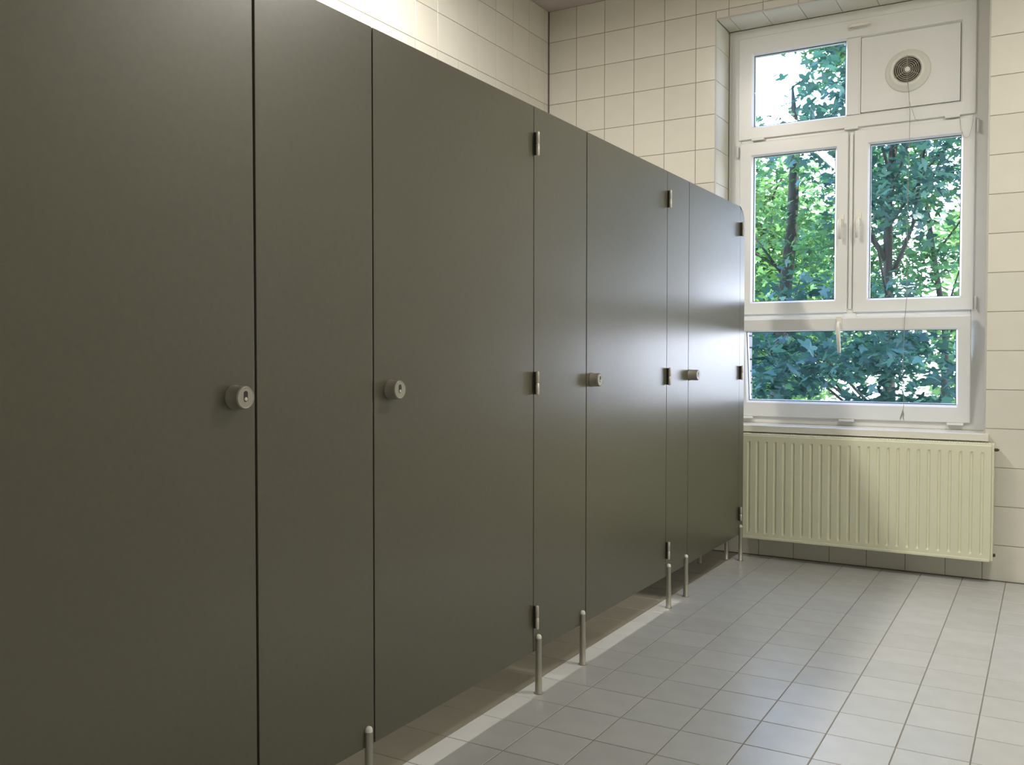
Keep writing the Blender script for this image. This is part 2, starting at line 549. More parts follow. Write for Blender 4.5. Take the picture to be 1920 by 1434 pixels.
def ring(mb, ox0, ox1, oz0, oz1, ix0, ix1, iz0, iz1, yf, yb, bead=0.010, beadd=0.018, ch=0.003, mi=0):
    """frame ring in the XZ plane, front face at yf, sloped bead down to the glass"""
    def loop(x0, x1, z0, z1, y): return [(x0, y, z0), (x1, y, z0), (x1, y, z1), (x0, y, z1)]
    L = [loop(ox0, ox1, oz0, oz1, yb), loop(ox0, ox1, oz0, oz1, yf + ch), loop(ox0 + ch, ox1 - ch, oz0 + ch, oz1 - ch, yf),
         loop(ix0 - bead, ix1 + bead, iz0 - bead, iz1 + bead, yf), loop(ix0, ix1, iz0, iz1, yf + beadd), loop(ix0, ix1, iz0, iz1, yb)]
    vs = [p for l in L for p in l]
    fs = []
    n = len(L)
    for a in range(n):
        b = (a + 1) % n
        for i in range(4):
            j = (i + 1) % 4
            fs.append((a * 4 + i, a * 4 + j, b * 4 + j, b * 4 + i))
    mb.add(vs, fs, mi)

# outer frame (fills the opening), transoms, centre strip
of = MB()
YB = 5.672
FRX0, FRX1, FRZ0, FRZ1 = OX0 + 0.001, OX1 + 0.002, 0.757, OZ1 - 0.001
ring(of, FRX0, FRX1, FRZ0, FRZ1, -0.138, 1.128, 0.815, 3.075, YF + 0.014, YB, bead=0.006, beadd=0.01)
of.box(-0.14, 1.13, YF + 0.016, YB - 0.001, 2.440, 2.492)
of.box(0.470, 0.536, YF + 0.004, YF + 0.018, 1.372, 1.412)
of.box(-0.14, 1.13, YF + 0.014, YB - 0.001, 1.372, 1.440)
of.box(0.480, 0.526, YF + 0.018, YB - 0.001, 1.435, 2.445)
of.box(0.4945, 0.5115, YF + 0.006, YF + 0.020, 1.435, 2.445)
of.box(FRX0 + 0.022, FRX0 + 0.030, YF + 0.008, YF + 0.02, 0.80, 3.10)
ofo = of.build('outer_frame', 'upvc', win)

def pane(name, x0, x1, z0, z1, y, parent, edge=0.012):
    g = MB().add([(x0 - .004, y, z0 - .004), (x1 + .004, y, z0 - .004), (x1 + .004, y, z1 + .004), (x0 - .004, y, z1 + .004)], [(0, 1, 2, 3)])
    o = g.build(name, 'glass', parent)
    k_ = MB()
    ring(k_, x0 - 0.006, x1 + 0.006, z0 - 0.006, z1 + 0.006, x0 + 0.0035, x1 - 0.0035, z0 + 0.0035, z1 - 0.0035, y - 0.003, y + 0.003, bead=0.001, beadd=0.001, ch=0.0005)
    k_.build('gasket', 'gasket', parent)
    return o

# upper (transom) sash : glass light + panel
tx0, tx1, tz0, tz1 = -0.156, 1.143, 2.478, 3.092
ts = MB()
ring(ts, tx0, tx1, tz0, tz1, -0.067, 1.066, 2.556, 2.983, YF, YB - 0.006)
ts.box(0.475, 0.541, YF + 0.0005, YB - 0.008, 2.552, 2.987)
ts.add([(0.465, YF + .018, 2.556), (0.475, YF + .0005, 2.546), (0.475, YF + .0005, 2.993), (0.465, YF + .018, 2.983), (0.465, YB - .008, 2.556), (0.465, YB - .008, 2.983)], [(0, 1, 2, 3), (0, 3, 5, 4)])
ts.box(0.465, 0.476, YF + 0.018, YB - 0.008, 2.552, 2.987)
ts.box(0.540, 0.549, YF + 0.004, YB - 0.008, 2.552, 2.987)
tso = ts.build('transom_sash', 'upvc', win)
pane('glass_pane', -0.067, 0.465, 2.556, 2.983, YF + 0.024, tso)
pn = MB().box(0.5515, 1.0635, YF + 0.008, YF + 0.034, 2.5585, 2.9805).build('fan_panel', 'upvc', tso, bevel=0.001)
MB().box(0.549, 1.066, YF + 0.030, YF + 0.036, 2.555, 2.984).build('gasket', 'gasket', tso)

# side-hung casements
def casement(x0, x1, gx0, gx1):
    c = MB()
    ring(c, x0, x1, 1.416, 2.458, gx0, gx1, 1.494, 2.372, YF, YB - 0.006)
    o = c.build('casement_sash', 'upvc', win)
    pane('glass_pane', gx0, gx1, 1.494, 2.372, YF + 0.024, o)
    return o
cl = casement(-0.146, 0.486, -0.067, 0.413)
cr = casement(0.520, 1.143, 0.604, 1.074)

def lever(parent, x, z, L=0.115, y=YF, horizontal=False, name='handle', tilt=0.0):
    hb = MB()
    if horizontal:
        hb.lathe([(0.0, 0.012), (0.014, 0.012), (0.016, 0.009), (0.017, 0)], (x, y, z), (0, -1, 0), 18)
        hb.tube([(x, y, z), (x, y - .030, z), (x + .008, y - .040, z), (x + .03, y - .044, z), (x + L, y - .040, z)], [.008, .008, .0085, .0095, .007], 10)
    else:
        hb.box(x - .014, x + .014, y - .009, y, z - .034, z + .034)
        hb.tube([(x, y, z), (x, y - .030, z), (x, y - .041, z - .008), (x, y - .045, z - .03), (x + tilt, y - .040, z - L)], [.009, .009, .011, .0125, .009], 10)
    return hb.build(name, 'handle', parent)
lever(cl, 0.452, 1.952)
lever(cr, 0.547, 1.950, L=0.110)
lever(tso, 0.492, 3.046, horizontal=True, L=0.12)

# lower hopper sash, tilted into the room about its bottom edge
lx0, lx1, lz0, lz1 = -0.150, 1.138, 0.800, 1.390
ang = math.radians(8.4)
lo = MB()
ring(lo, lx0, lx1, lz0, lz1, -0.080, 1.067, 0.895, 1.314, YF - 0.004, YB - 0.010)
loo = lo.build('hopper_sash', 'upvc', win, origin=(0.494, YF + 0.02, lz0))
pane('glass_pane', -0.080, 1.067, 0.895, 1.314, YF + 0.020, loo)
lever(loo, 0.463, 1.365, L=0.17, y=YF - 0.004, tilt=0.004)
loo.rotation_euler = (ang, 0, 0)

# hinges, stop caps and sill
def hinge_cap(x, z, w=0.075, h=0.016, y=YF, parent=win):
    MB().box(x - w / 2, x + w / 2, y - 0.014, y + 0.012, z - h / 2, z + h / 2).build('hinge_cover', 'upvc', parent, bevel=0.003)
for x in (-0.035, 0.503, 1.030): hinge_cap(x, 2.474)
for x in (-0.095, 0.494, 1.064): hinge_cap(x, 0.790, w=0.085, h=0.014, y=YF - 0.004)
def side_hinge(x, z0, z1):
    MB().cyl((x, YF - .004, z0), (x, YF - .004, z1), .0065, n=12).box(x - .003, x + .004, YF - .004, YF + .016, z0 + .004, z1 - .004).build('sash_hinge', 'upvc', win)
side_hinge(1.156, 2.372, 2.446); side_hinge(1.156, 1.418, 1.490); side_hinge(-0.160, 2.373, 2.444); side_hinge(-0.160, 1.418, 1.490)
MB().box(OX0 + 0.002, OX1 + 0.002, 5.352, YF + 0.03, 0.735, 0.757).box(OX0 - 0.02, 1.242, 5.312, 5.3535, 0.724, 0.762).build('window_sill', 'sill', win, bevel=0.004)
# dangling thin wire by the right casement hinge
MB().tube([(1.067, YF - .004, 2.455), (1.072, YF - .008, 2.40), (1.086, YF - .008, 2.356), (1.100, YF - .008, 2.348), (1.115, YF - .008, 2.356), (1.125, YF - .008, 2.40), (1.132, YF - .004, 2.450)], 0.0010, 6).build('wire_loop', 'fan_grille', win)

# ------------------------------------------------------------------ extractor fan
fy = YF + 0.008
fx, fz = 0.800, 2.758
fan = thing('extractor_fan', 'round cream extractor fan with ring grille set in the top right window panel', 'fan', (fx, fy, fz))
MB().lathe([(0.118, 0), (0.118, 0.006), (0.112, 0.012), (0.100, 0.016), (0.094, 0.026), (0.082, 0.034), (0.074, 0.034), (0.072, 0.010), (0.0, 0.010)], (fx, fy, fz), (0, -1, 0), 48, 0).build('housing', 'fan_white', fan)
MB().lathe([(0.071, 0.012), (0.0, 0.012)], (fx, fy, fz), (0, -1, 0), 32).build('dark_throat', 'fan_dark', fan, label='dark inside of the fan')
gr = MB()
for r in (0.0705, 0.0605, 0.0505, 0.0405, 0.0305, 0.0215):
    gr.lathe([(r - 0.0023, 0.0285), (r - 0.0023, 0.034), (r + 0.0018, 0.034), (r + 0.0018, 0.0285), (r - 0.0023, 0.0285)], (fx, fy, fz), (0, -1, 0), 40)
for a in range(3):
    t = math.radians(90 + 120 * a)
    c_, s_ = math.cos(t), math.sin(t)
    gr.tube([(fx + c_ * 0.012, fy - .030, fz + s_ * 0.012), (fx + c_ * 0.077, fy - .034, fz + s_ * 0.077)], 0.0019, 6)
    t += math.radians(60); c_, s_ = math.cos(t), math.sin(t)
    gr.tube([(fx + c_ * 0.012, fy - .030, fz + s_ * 0.012), (fx + c_ * 0.072, fy - .031, fz + s_ * 0.072)], 0.0014, 6)
gr.build('ring_grille', 'fan_grille', fan)
MB().lathe([(0.0, 0.040), (0.011, 0.040), (0.015, 0.036), (0.016, 0.028)], (fx, fy, fz), (0, -1, 0), 24).build('hub', 'fan_white', fan)
cd = MB()
cd.tube([(0.803, YF - .028, 2.690), (0.810, YF - .034, 2.640), (0.818, YF - .035, 2.52), (0.819, YF - .05, 2.380), (0.817, YF - .08, 1.951), (0.822, YF - .095, 1.494),
         (0.8135, YF - .102, 1.378), (0.806, YF - .105, 1.088), (0.814, YF - .105, 0.890), (0.810, YF - .105, 0.858)], 0.0016, 6)
cd.tube([(0.815, YF - .036, 2.575), (0.828, YF - .034, 2.53), (0.846, YF - .03, 2.474), (0.86, YF - .026, 2.468)], 0.0010, 6)
cdo = cd.build('pull_cord', 'cord', fan)
MB().tube([(0.810, YF - .105, 0.866), (0.808, YF - .106, 0.850), (0.799, YF - .106, 0.822), (0.796, YF - .106, 0.808)], [.002, .005, .004, .0015], 8).tube(
    [(0.810, YF - .105, 0.860), (0.813, YF - .107, 0.842), (0.812, YF - .107, 0.820), (0.816, YF - .107, 0.806)], [.002, .004, .003, .0012], 8).build('cord_tassel', 'cord', cdo)

# ------------------------------------------------------------------ radiator
rx0, rx1, rz0, rz1, ryf, ryb = -0.012, 1.262, 0.126, 0.708, 5.222, 5.318
rad = thing('radiator', 'cream panel radiator with vertical ribs hung on the tiles under the window', 'radiator', ((rx0 + rx1) / 2, 5.35, rz0))
xs = [rx0]
dep = [0.0]
ys_in = 0.0065
for k in range(25):
    c_ = 0.029 + k * (1.2205 - 0.029) / 24
    xs += [c_ - 0.0085, c_ - 0.0035, c_ + 0.0035, c_ + 0.0085]
    dep += [0, ys_in, ys_in, 0]
xs.append(rx1); dep.append(0)
zs = [(rz0, 0), (rz0 + 0.026, 0), (rz0 + 0.036, 0.75), (rz0 + 0.046, 1), (rz1 - 0.050, 1), (rz1 - 0.040, 0.75), (rz1 - 0.030, 0), (rz1, 0)]
vs = [(x, ryf + d * f, z) for z, f in zs for x, d in zip(xs, dep)]
nx = len(xs)
fs = [(j * nx + i, j * nx + i + 1, (j + 1) * nx + i + 1, (j + 1) * nx + i) for j in range(len(zs) - 1) for i in range(nx - 1)]
fp = MB().add(vs, fs, 0, False)
fp.add([(rx0, ryf, rz0), (rx1, ryf, rz0), (rx1 - .002, ryf + .014, rz0 - .004), (rx0 + .002, ryf + .014, rz0 - .004)], [(0, 1, 2, 3)])
fp.add([(rx0, ryf, rz1), (rx1, ryf, rz1), (rx1, ryf + .006, rz1 + .003), (rx0, ryf + .006, rz1 + .003)], [(0, 1, 2, 3)])
fp.build('front_panel', 'radiator', rad)
MB().box(rx0 + .01, rx1 - .01, ryb - .012, ryb, rz0 + .006, rz1 - .006).build('rear_panel', 'radiator', rad)
MB().box(rx0 + .004, rx1 - .004, ryf - 0.0045, ryf + .010, rz0 - .006, rz0 + .008).build('bottom_rail', 'radiator', rad, bevel=0.003)
for x0, x1 in ((rx0 - .010, rx0 + .001), (rx1 - .001, rx1 + .011)):
    MB().box(x0, x1, ryf + .004, ryb, rz0 - .002, rz1 + .010).build('side_panel', 'radiator', rad, bevel=0.003)
MB().box(rx0, rx1, ryf + .006, ryf + .024, rz1 - .004, rz1 + .010).box(rx0, rx1, ryb - .020, ryb - .002, rz1 - .004, rz1 + .010).build('top_edge', 'radiator', rad, bevel=0.002)
MB().box(rx0, rx1, ryf + .022, ryb - .018, rz1 - .012, rz1 - .008).build('convector_well', 'radiator_dark', rad)
gb = MB()
x = rx0 + 0.01
while x < rx1 - 0.01:
    gb.box(x, x + 0.006, ryf + .020, ryb - .016, rz1 - .001, rz1 + .0085)
    x += 0.0125
gg = gb.build('top_grille', 'radiator', rad)
gg['kind'] = 'stuff'
MB().cyl((rx1 + .008, ryf + .040, 0.687), (rx1 + .026, ryf + .040, 0.687), .008, n=12).cyl((rx1 + .026, ryf + .040, 0.687), (rx1 + .032, ryf + .040, 0.687), .005, n=8).build('air_vent', 'brass', rad)
MB().cyl((rx1 + .008, ryf + .040, 0.150), (rx1 + .022, ryf + .040, 0.150), .008, n=12).build('end_plug', 'brass', rad)
MB().cyl((0.585, ryf + .030, rz0 - .012), (0.585, ryf + .030, rz0), .008, n=10).build('drain_plug', 'brass', rad)
for x in (0.16, 1.10):
    MB().box(x - .015, x + .015, ryb - .002, 5.3495, 0.18, 0.66).build('wall_bracket', 'radiator', rad)

# ------------------------------------------------------------------ cubicle partition and doors
TH, PZ0, PZ1 = 0.013, 0.150, 2.000
def slab(name, y0, y1, parent, x1=0.0, x0=-TH, round_end=False, label=None):
    mb = MB()
    if round_end:
        r = 0.105
        pts = [(y0, PZ0), (y1 - 0.01, PZ0), (y1, PZ0 + .01)] + [(y1 - r + r * math.cos(t), PZ1 - r + r * math.sin(t)) for t in [math.pi / 2 * i / 10 for i in range(11)]] + [(y0, PZ1)]
        n = len(pts)
        vs = [(x0, y, z) for y, z in pts] + [(x1, y, z) for y, z in pts]
        mb.add(vs, [tuple(range(n))[::-1], tuple(range(n, 2 * n))] + [(i, (i + 1) % n, n + (i + 1) % n, n + i) for i in range(n)])
        o = mb.build(name, 'panel', parent, origin=(0, (y0 + y1) / 2, PZ0))
    else:
        mb.box(x0, x1, y0, y1, PZ0, PZ1)
        o = mb.build(name, 'panel', parent, origin=(0, (y0 + y1) / 2, PZ0), bevel=0.0012)
    if label: o['label'] = label
    return o

PIL = [
    (-1.43, -1.15, -1.3, [], 'fixed grey panel at the far near-wall end of the cubicle row, outside the picture'),
    (-0.29, 0.612, 0.16, [-0.25, 0.575], 'fixed grey panel left of the nearest cubicle door, outside the picture'),
    (1.4700, 1.8720, 1.67, [1.508, 1.845], 'nearest fixed dark grey panel between two latch-side black gaps'),
    (2.7330, 3.1390, 2.94, [2.760, 3.106], 'middle fixed dark grey panel with two slim metal feet and hinges on its left edge'),
    (3.9860, 4.2740, 4.13, [4.012, 4.245], 'narrow fixed grey panel just before the last door, in the window glare'),
    (5.1255, 5.2120, None, [5.156], 'narrow end strip of the cubicle row with a rounded top corner by the window')]
def foot(x, y, part, top=0.203):
    b = MB()
    b.lathe([(0.0, 0.0), (0.0165, 0.0), (0.0165, 0.003), (0.0118, 0.006), (0.0118, 0.098), (0.0106, 0.101), (0.0106, top - 0.012)], (x, y, 0), (0, 0, 1), 20)
    o = b.build('support_foot', 'alu', part, origin=(x, y, 0))
    MB().lathe([(0.0106, top - 0.012), (0.0104, top - 0.006), (0.0078, top - 0.001), (0.004, top + 0.0012), (0.0, top + 0.002)], (x, y, 0), (0, 0, 1), 20).build('end_cap', 'cap', o)
for k, (a, b, div, feet, lab) in enumerate(PIL):
    part = thing('fixed_panel', lab, 'partition', (0, (a + b) / 2, 0))
    slab('front_panel', a, b, part, round_end=(k == 5))
    if div is not None:
        MB().box(XL + 0.001, -TH - 0.001, div - TH / 2, div + TH / 2, PZ0, PZ1).build('divider_panel', 'panel', part)
        foot(-1.10, div, part)
    for y in feet:
        foot(0.0045, y, part)
    for y, w in ((a - 0.0015, 0.014), (b + 0.0015, 0.014)):
        if k == 5 and y > 5.2: continue
        MB().box(-TH - 0.008, -TH - 0.0002, y - w, y + w, PZ0 + .001, PZ1 - 0.012).build('dark_gap_stop', 'rubber', part)  # stop strip added behind the gap so that it stays black
    if k == 5:
        foot(-0.075, 5.150, part)
        foot(-0.175, 4.98, part)

def hinge(y, z0, parent):
    z1 = z0 + 0.080
    zm = (z0 + z1) / 2
    h = MB()
    h.box(-0.0005, 0.011, y - .0020, y + .0020, z0 + .002, z1 - .002, 1)  # web coloured dark to stand for the barrel's shadow
    h.lathe([(0, z0), (.0045, z0), (.0062, z0 + .003), (.0062, zm - .002), (.0050, zm - .0015), (.0050, zm + .0015), (.0062, zm + .002), (.0062, z1 - .003), (.0045, z1), (0, z1)], (0.0150, y, 0), (0, 0, 1), 16)
    return h.build('hinge', ['hinge', 'web_shade'], parent, origin=(0, y, z0))

def knob(y, z, parent, L=0.034, r=0.026):
    k_ = MB()
    k_.lathe([(r + .001, 0), (r + .001, .003), (r - .0005, .004), (r - .0005, L - .003), (r - .0022, L), (r - .004, L + .0004)], (0, y, z), (1, 0, 0), 32, 0)
    ko = k_.build('door_knob', 'alu_dark', parent, origin=(0, y, z))
    fc = MB()
    fc.lathe([(r - .004, L + .0004), (r - .0055, L - .0003), (0.0, L - .0003)], (0, y, z), (1, 0, 0), 32, 0, smooth=False)
    fc.build('knob_face', 'knob_face', ko)
    # upright lock slot: dark upper opening and lighter turned lower half
    sl_ = MB()
    n = 12
    w, h = 0.0052, 0.0115
    pts = [(y + w * math.cos(t), z + .003 + (h - w) + w * math.sin(t)) for t in [math.pi * i / n for i in range(n + 1)]] + \
          [(y - w * math.cos(t), z + .003 - (h - w) - w * math.sin(t)) for t in [math.pi * i / n for i in range(n + 1)]]
    m_ = len(pts)
    vs = [(L - .0010, a, b) for a, b in pts] + [(L + .0006, a, b) for a, b in pts]
    sl_.add(vs, [tuple(range(m_)), tuple(range(m_, 2 * m_))] + [(i, (i + 1) % m_, m_ + (i + 1) % m_, m_ + i) for i in range(m_)])
    sl_.build('lock_slot', 'slot_dark', ko)
    MB().lathe([(.0044, 0), (.0044, .0016), (.0032, .0022), (0, .0022)], (L - .001, y, z - .0030), (1, 0, 0), 16).build('turn_indicator', 'slot_white', ko)
    return ko

HZ = (0.231, 1.029, 1.833)
doors = [
    (0.6160, 1.4630, 'L', 1.405, 0.034, 'dark grey cubicle door nearest the camera, round knob at its right edge', True),
    (1.8775, 2.7290, 'R', 1.9464, 0.032, 'dark grey cubicle door between the two nearest fixed panels, knob at left edge', False),
    (3.1447, 3.9825, 'R', 3.190, 0.036, 'grey cubicle door mid-row with window glare starting on its right half', False),
    (4.2782, 5.1240, 'R', 4.292, 0.045, 'brightly reflecting grey cubicle door farthest away, next to the radiator', False)]
for y0, y1, side, ky, L, lab, sh in doors:
    d = thing('cubicle_door', lab, 'door', (0, (y0 + y1) / 2, PZ0))
    slab('door_panel', y0, y1, d)
    knob(ky, 1.0705, d, L=L)
    for z in HZ:
        hinge(y1 + 0.0015 if side == 'R' else y0 - 0.0015, z, d)
d = thing('cubicle_door', 'grey cubicle door behind the camera position, outside the picture', 'door', (0, -0.72, PZ0))
slab('door_panel', -1.148, -0.292, d)
knob(-0.35, 1.0705, d)

# ------------------------------------------------------------------ ceiling lamps (above the frame)
for i, (x, y, z) in enumerate(STALL_LAMPS):
    t = thing('batten_lamp', ['long white batten lamp on the ceiling over the middle cubicles', 'long white batten lamp on the ceiling over the nearest cubicles'][i], 'lamp', (x, y, ZC))
    MB().box(x - .06, x + .06, y - .75, y + .75, ZC - .068, ZC - .0005).build('lamp_body', 'lamp_base', t, bevel=0.006)
    for s_ in (-1, 1):
        MB().box(x - .055, x + .055, y + s_ * .725 - .02, y + s_ * .725 + .02, ZC - .085, ZC - .068).build('tube_holder', 'lamp_base', t, bevel=0.003)
for i, (x, y, z) in enumerate(ROOM_LAMPS):
    t = thing('ceiling_lamp', ['round opal ceiling lamp over the open floor by the window', 'round opal ceiling lamp over the open floor near the camera'][i], 'lamp', (x, y, ZC))
    MB().lathe([(0.0, 0), (0.19, 0), (0.19, 0.03), (0.18, 0.04), (0, 0.04)], (x, y, ZC - 0.0405), (0, 0, 1), 32).build('lamp_base', 'lamp_base', t)
    MB().lathe([(0.178, 0), (0.188, -0.020), (0.19, 0.0)], (x, y, ZC - 0.041), (0, 0, 1), 32).build('diffuser_rim', 'lamp_glass', t)

# ------------------------------------------------------------------ outdoors
structure(MB().box(-80, 80, YO + 0.0, 160, -4.3, -4.0).build('ground', 'ground'), 'sunlit ground outside below the window')

def maple(n_lobe=5):
    """outline of a maple leaf, unit size, stalk at origin, tip along +Y"""
    tips = [(-152, .55), (-112, 0.42), (-68, .95), (-33, .55), (0, 1.15), (33, .55), (68, .95), (112, 0.42), (152, .55)]
    # alternate tips and notches
    pts = []
    outer = [(-140, .50), (-70, .92), (0, 1.12), (70, .92), (140, .50)]
    for i, (a, r) in enumerate(outer):
        for da, rr in ((-16, .74), (0, 1.0), (16, .74)):
            t = math.radians(a + da)
            pts.append((math.sin(t) * r * rr, 0.35 + math.cos(t) * r * rr * .8))
        if i < 4:
            a2 = math.radians((a + outer[i + 1][0]) / 2)
            pts.append((math.sin(a2) * .40, 0.35 + math.cos(a2) * .36))
    return pts
ML = maple()
def leaf_template(kind):
    if kind == 'full':
        pts = ML
        vs = [(0, 0.32, 0.0)] + [(x, y, -0.10 * abs(x) - 0.12 * max(0, y - .5) ** 2) for x, y in pts]
        n = len(pts)
        fs = [(0, i + 1, (i + 1) % n + 1) for i in range(n)]
    else:
        vs = [(0, -0.05, 0), (-.75, .25, -.06), (-.35, .55, -.02), (0, 1.15, -.1), (.35, .55, -.02), (.75, .25, -.06)]
        fs = [(0, 4, 5), (0, 2, 4), (0, 1, 2), (2, 3, 4)]
    return np.array(vs, float), fs
TF, TS = leaf_template('full'), leaf_template('simple')

def leaves_mesh(name, centers, sizes, kind, material, parent, flat=0.45):
    tv, tf = TF if kind == 'full' else TS
    n = len(centers)
    az = rng.uniform(0, 2 * np.pi, n)
    tx, ty = rng.normal(0, flat, n), rng.normal(0.25, flat, n)
    ca, sa, cx, sx, cy, sy = np.cos(az), np.sin(az), np.cos(tx), np.sin(tx), np.cos(ty), np.sin(ty)
    R = np.zeros((n, 3, 3))
    Rz = np.zeros((n, 3, 3)); Rz[:, 0, 0] = ca; Rz[:, 0, 1] = -sa; Rz[:, 1, 0] = sa; Rz[:, 1, 1] = ca; Rz[:, 2, 2] = 1
    Rx = np.zeros((n, 3, 3)); Rx[:, 0, 0] = 1; Rx[:, 1, 1] = cx; Rx[:, 1, 2] = -sx; Rx[:, 2, 1] = sx; Rx[:, 2, 2] = cx
    Ry = np.zeros((n, 3, 3)); Ry[:, 0, 0] = cy; Ry[:, 0, 2] = sy; Ry[:, 2, 0] = -sy; Ry[:, 2, 2] = cy; Ry[:, 1, 1] = 1
    # droop outward, turned at random about the vertical
    R = Rz @ Ry @ Rx
    V = np.einsum('nij,kj->nki', R, tv) * sizes[:, None, None] + centers[:, None, :]
    k = len(tv)
    F = (np.array(tf)[None] + (np.arange(n) * k)[:, None, None]).reshape(-1, 3)
    me = bpy.data.meshes.new(name)
    me.vertices.add(n * k); me.vertices.foreach_set('co', V.reshape(-1).astype(np.float32))
    me.loops.add(len(F) * 3); me.loops.foreach_set('vertex_index', F.reshape(-1).astype(np.int32))
    me.polygons.add(len(F)); me.polygons.foreach_set('loop_start', (np.arange(len(F)) * 3).astype(np.int32))
    me.update(calc_edges=True)
    me.materials.append(M[material])
    o = bpy.data.objects.new(name, me); COL.objects.link(o)
    attach(o, parent)
    o['kind'] = 'stuff'
    return o

def pix(P):
    d = P - CAM
    z = d @ fw
    return 960 + F_PX * (d @ rt) / z, 717 - F_PX * (d @ up) / z

def crown(center, radius, n_clusters, per, spread, holes, reject=None, below=-3.2):
    """leaf positions: sprays of leaves (flat discs) through an ellipsoid crown, with open spaces between them"""
    C = rng.normal(size=(n_clusters * 3, 3))
    C /= np.linalg.norm(C, axis=1)[:, None]
    C *= rng.uniform(0.15, 1, (len(C), 1)) ** (1 / 2.4)
    C = C * np.array(radius) + np.array(center)
    C = C[C[:, 2] > below]
    for hc, hr in holes:
        C = C[np.linalg.norm((C - np.array(hc)) / np.array(hr), axis=1) > 1]
    C = C[:n_clusters]
    P = np.repeat(C, per, axis=0)
    off = rng.normal(size=P.shape) * np.array([spread, spread, spread * 0.33])
    # sprays hang slightly outward
    P = P + off
    P[:, 2] -= 0.25 * np.linalg.norm(off[:, :2], axis=1)
    for hc, hr in holes:
        P = P[np.linalg.norm((P - np.array(hc)) / (np.array(hr) * 0.92), axis=1) > 1]
    return P, C

def trunk(pts, rad_, parent, name='trunk'):
    return MB().tube(pts, rad_, 10).build(name, 'bark', parent)
def branches(parent, base_pts, clusters, r0=0.035, n=10):
    idx = rng.choice(len(clusters), min(n, len(clusters)), replace=False)
    for i in idx:
        c = clusters[i]
        # leave the trunk below the spray
        zt = min(max(c[2] - 0.9 - 0.25 * abs(rng.normal()), base_pts[0][2] + 1.5), base_pts[-1][2])
        b = base_pts[0]
        for q0, q1 in zip(base_pts[:-1], base_pts[1:]):
            if q0[2] <= zt <= q1[2]:
                f = (zt - q0[2]) / (q1[2] - q0[2]); b = tuple(q0[j] + (q1[j] - q0[j]) * f for j in range(3))
        mid = [(b[j] * .5 + c[j] * .5) for j in range(3)]; mid[2] += 0.1
        MB().tube([b, mid, tuple(c)], [r0, r0 * .6, r0 * .25], 6).build('branch', 'bark', parent)

# nearest maple: big leaves low outside the window, trunk behind the lower pane
t1 = thing('maple_tree', 'nearest maple with large dark blue-green leaves filling the lowest pane', 'tree', (-0.05, 11.0, -4))
tp1 = [(-0.10, 11.0, -4), (-0.02, 11.0, 0.2), (-0.06, 11.0, 1.6), (-0.07, 11.0, 2.9), (0.05, 11.1, 4.6), (-0.1, 11.2, 6.5)]
trunk(tp1, [.16, .075, .052, .045, .038, .025], t1)
P1, C1 = crown((-0.50, 9.6, 0.9), (1.5, 1.5, 1.15), 135, 26, 0.24, [((-0.22, 9.6, 0.84), (0.20, 2.2, 0.20)), ((0.62, 9.5, 1.75), (0.25, 3, 0.40))])
P1b, C1b = crown((0.25, 9.9, 3.55), (0.95, 1.2, 1.15), 75, 24, 0.22, [((0.62, 9.9, 2.2), (0.22, 3, 0.5))])
P1 = np.vstack([P1, P1b])
branches(t1, tp1, np.vstack([C1, C1b]), n=9, r0=.02)
trunk([(0.0, 11.0, 2.1), (0.20, 10.9, 2.6), (0.33, 10.7, 3.4), (0.3, 10.5, 4.2)], [.026, .02, .015, .01], t1, 'branch')
trunk([(-0.06, 11.0, 2.2), (-0.35, 10.9, 2.7), (-0.50, 10.8, 3.3)], [.035, .026, .015], t1, 'branch')
u, v = np.array([pix(p) for p in P1]).T
inwin = ((u > 1402) & (u < 1795) & (v > 618) & (v < 765)) | ((u > 1625) & (u < 1802) & (v > 250) & (v < 560)) | ((u > 1410) & (u < 1566) & (v > 275) & (v < 563)) | ((u > 1412) & (u < 1586) & (v > 75) & (v < 236))
cand = np.where(inwin)[0]
cand = cand[np.argsort(np.linalg.norm(P1[cand] - CAM, axis=1))][:290]
single = P1[cand]
rest = np.delete(P1, cand, axis=0)
lm = []
for k in range(3):
    tv, tf = TF
    me = bpy.data.meshes.new('leaf')
    vv = tv.copy(); vv[:, 2] += 0.06 * np.sin(vv[:, 0] * 3 + k) ; vv *= (0.086, 0.100, 0.076)[k]
    me.from_pydata([tuple(q) for q in vv], [], tf); me.materials.append(M['leaf_near']); me.update()
    lm.append(me)
for i, p in enumerate(single):
    place('leaf', lm[i % 3], tuple(p), t1, (rng.normal(0.0, .45), rng.normal(0.2, .45), rng.uniform(0, 6.28)))
leaves_mesh('foliage', rest, rng.uniform(.07, .10, len(rest)), 'full', 'leaf_near', t1)

# second maple: leaning trunk behind the left casement
t2 = thing('maple_tree', 'maple with a slightly leaning dark trunk seen through the left casement', 'tree', (-1.6, 12, -4))
tp2 = [(-1.75, 12, -4), (-1.47, 12, 1.7), (-1.36, 12, 2.8), (-1.33, 12, 3.7), (-1.34, 12, 4.2), (-1.37, 12, 4.6)]
trunk(tp2, [.15, .085, .075, .06, .04, .012], t2)
H_top = [((-1.75, 13.0, 5.95), (0.85, 3.2, 1.05))]
P2, C2 = crown((-1.5, 12.6, 2.5), (2.0, 1.2, 2.2), 185, 34, 0.25, H_top + [((-1.75, 12.3, 5.2), (0.6, 2.5, .8))])
P2b, C2b = crown((-0.66, 12.3, 5.45), (0.66, 0.9, 0.95), 60, 34, 0.16, [])
P2 = np.vstack([P2, P2b])
branches(t2, tp2, C2, n=6, r0=.022)
leaves_mesh('foliage', P2, rng.uniform(.055, .085, len(P2)), 'full', 'leaf_mid', t2)

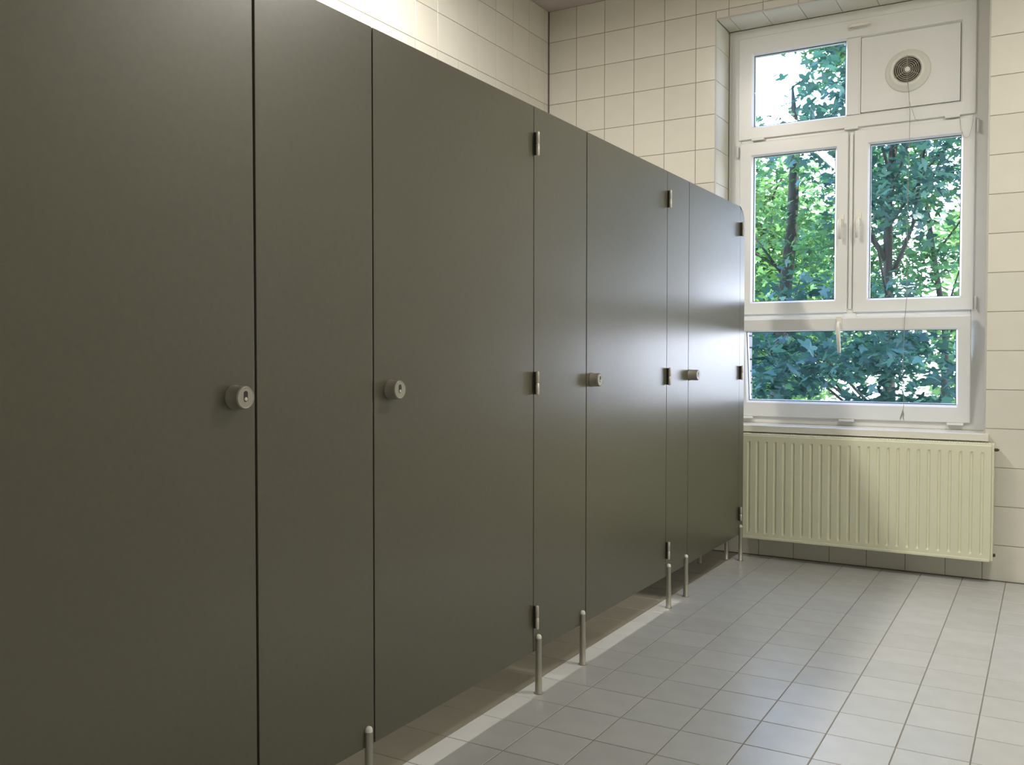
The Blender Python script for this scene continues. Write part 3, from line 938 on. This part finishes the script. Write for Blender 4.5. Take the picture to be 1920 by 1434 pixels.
t3 = thing('maple_tree', 'maple on the right with thin upright stems behind the right casement', 'tree', (0.4, 13.5, -4))
tp3 = [(0.35, 13.5, -4), (0.30, 13.5, 1.5), (0.05, 13.5, 3.2), (-.2, 13.5, 5.5)]
trunk(tp3, [.10, .042, .028, .015], t3)
P3, C3 = crown((0.3, 14.0, 2.9), (1.7, 1.0, 2.4), 95, 34, 0.28, [((0.62, 13.8, 2.05), (0.42, 3, 0.65))])
branches(t3, tp3, C3, n=6, r0=.018)
leaves_mesh('foliage', P3, rng.uniform(.075, .105, len(P3)), 'full', 'leaf_mid', t3)

t4 = thing('maple_tree', 'maple with a high crown right of the window, mirrored in the last cubicle doors', 'tree', (3.6, 11.5, -4))
tp4 = [(3.7, 11.5, -4), (3.6, 11.5, 0.5), (3.65, 11.5, 2.6), (3.5, 11.5, 5.0)]
trunk(tp4, [.17, .12, .10, .04], t4)
P4, C4 = crown((3.15, 11.3, 4.15), (2.15, 1.9, 2.25), 300, 34, 0.28, [])
branches(t4, tp4, C4, n=12, r0=.03)
leaves_mesh('foliage', P4, rng.uniform(.09, .12, len(P4)), 'full', 'leaf_near', t4)

# farther, sunlit trees
for i, (x, y, z, rx, rz, n) in enumerate([(-6.6, 19, 2.2, 2.2, 3.0, 110), (-3.9, 20.5, 2.6, 1.9, 3.2, 105), (-9.2, 24, 2.0, 3.0, 3.6, 120), (-5.6, 27, 2.9, 2.6, 3.4, 120), (0.45, 22.5, 1.9, 1.6, 3.0, 80)]):
    t = thing('distant_tree', 'sunlit yellow-green tree farther off behind the maples', 'tree', (x, y, -4), group='sunlit trees behind the maples')
    tp = [(x, y, -4), (x + .1, y, 1), (x - .1, y, z + rz * .6)]
    trunk(tp, [.2, .14, .05], t)
    P, C = crown((x, y, z), (rx, 1.6, rz), int(n * 1.1), 60, 0.42, [])
    branches(t, tp, C, n=7, r0=.04)
    leaves_mesh('foliage', P, rng.uniform(.12, .18, len(P)), 'simple', 'leaf_far', t)
# low shrubs closing the view near eye level and below
for i, (x, y) in enumerate([(-5.9, 17), (-3.1, 16), (0.9, 17.5)]):
    t = thing('shrub', ['left of the three leafy shrubs standing below the maples', 'middle of the three leafy shrubs standing below the maples', 'right of the three leafy shrubs standing below the maples'][i], 'shrub', (x, y, -4))
    P, C = crown((x, y, -1.6), (1.7, 1.2, 2.3), 80, 45, 0.35, [], below=-3.9)
    trunk([(x, y, -4), (x, y, -2), (x, y, -.5)], [.12, .08, .03], t, 'stem')
    leaves_mesh('foliage', P, rng.uniform(.07, .10, len(P)), 'simple', 'leaf_mid', t)
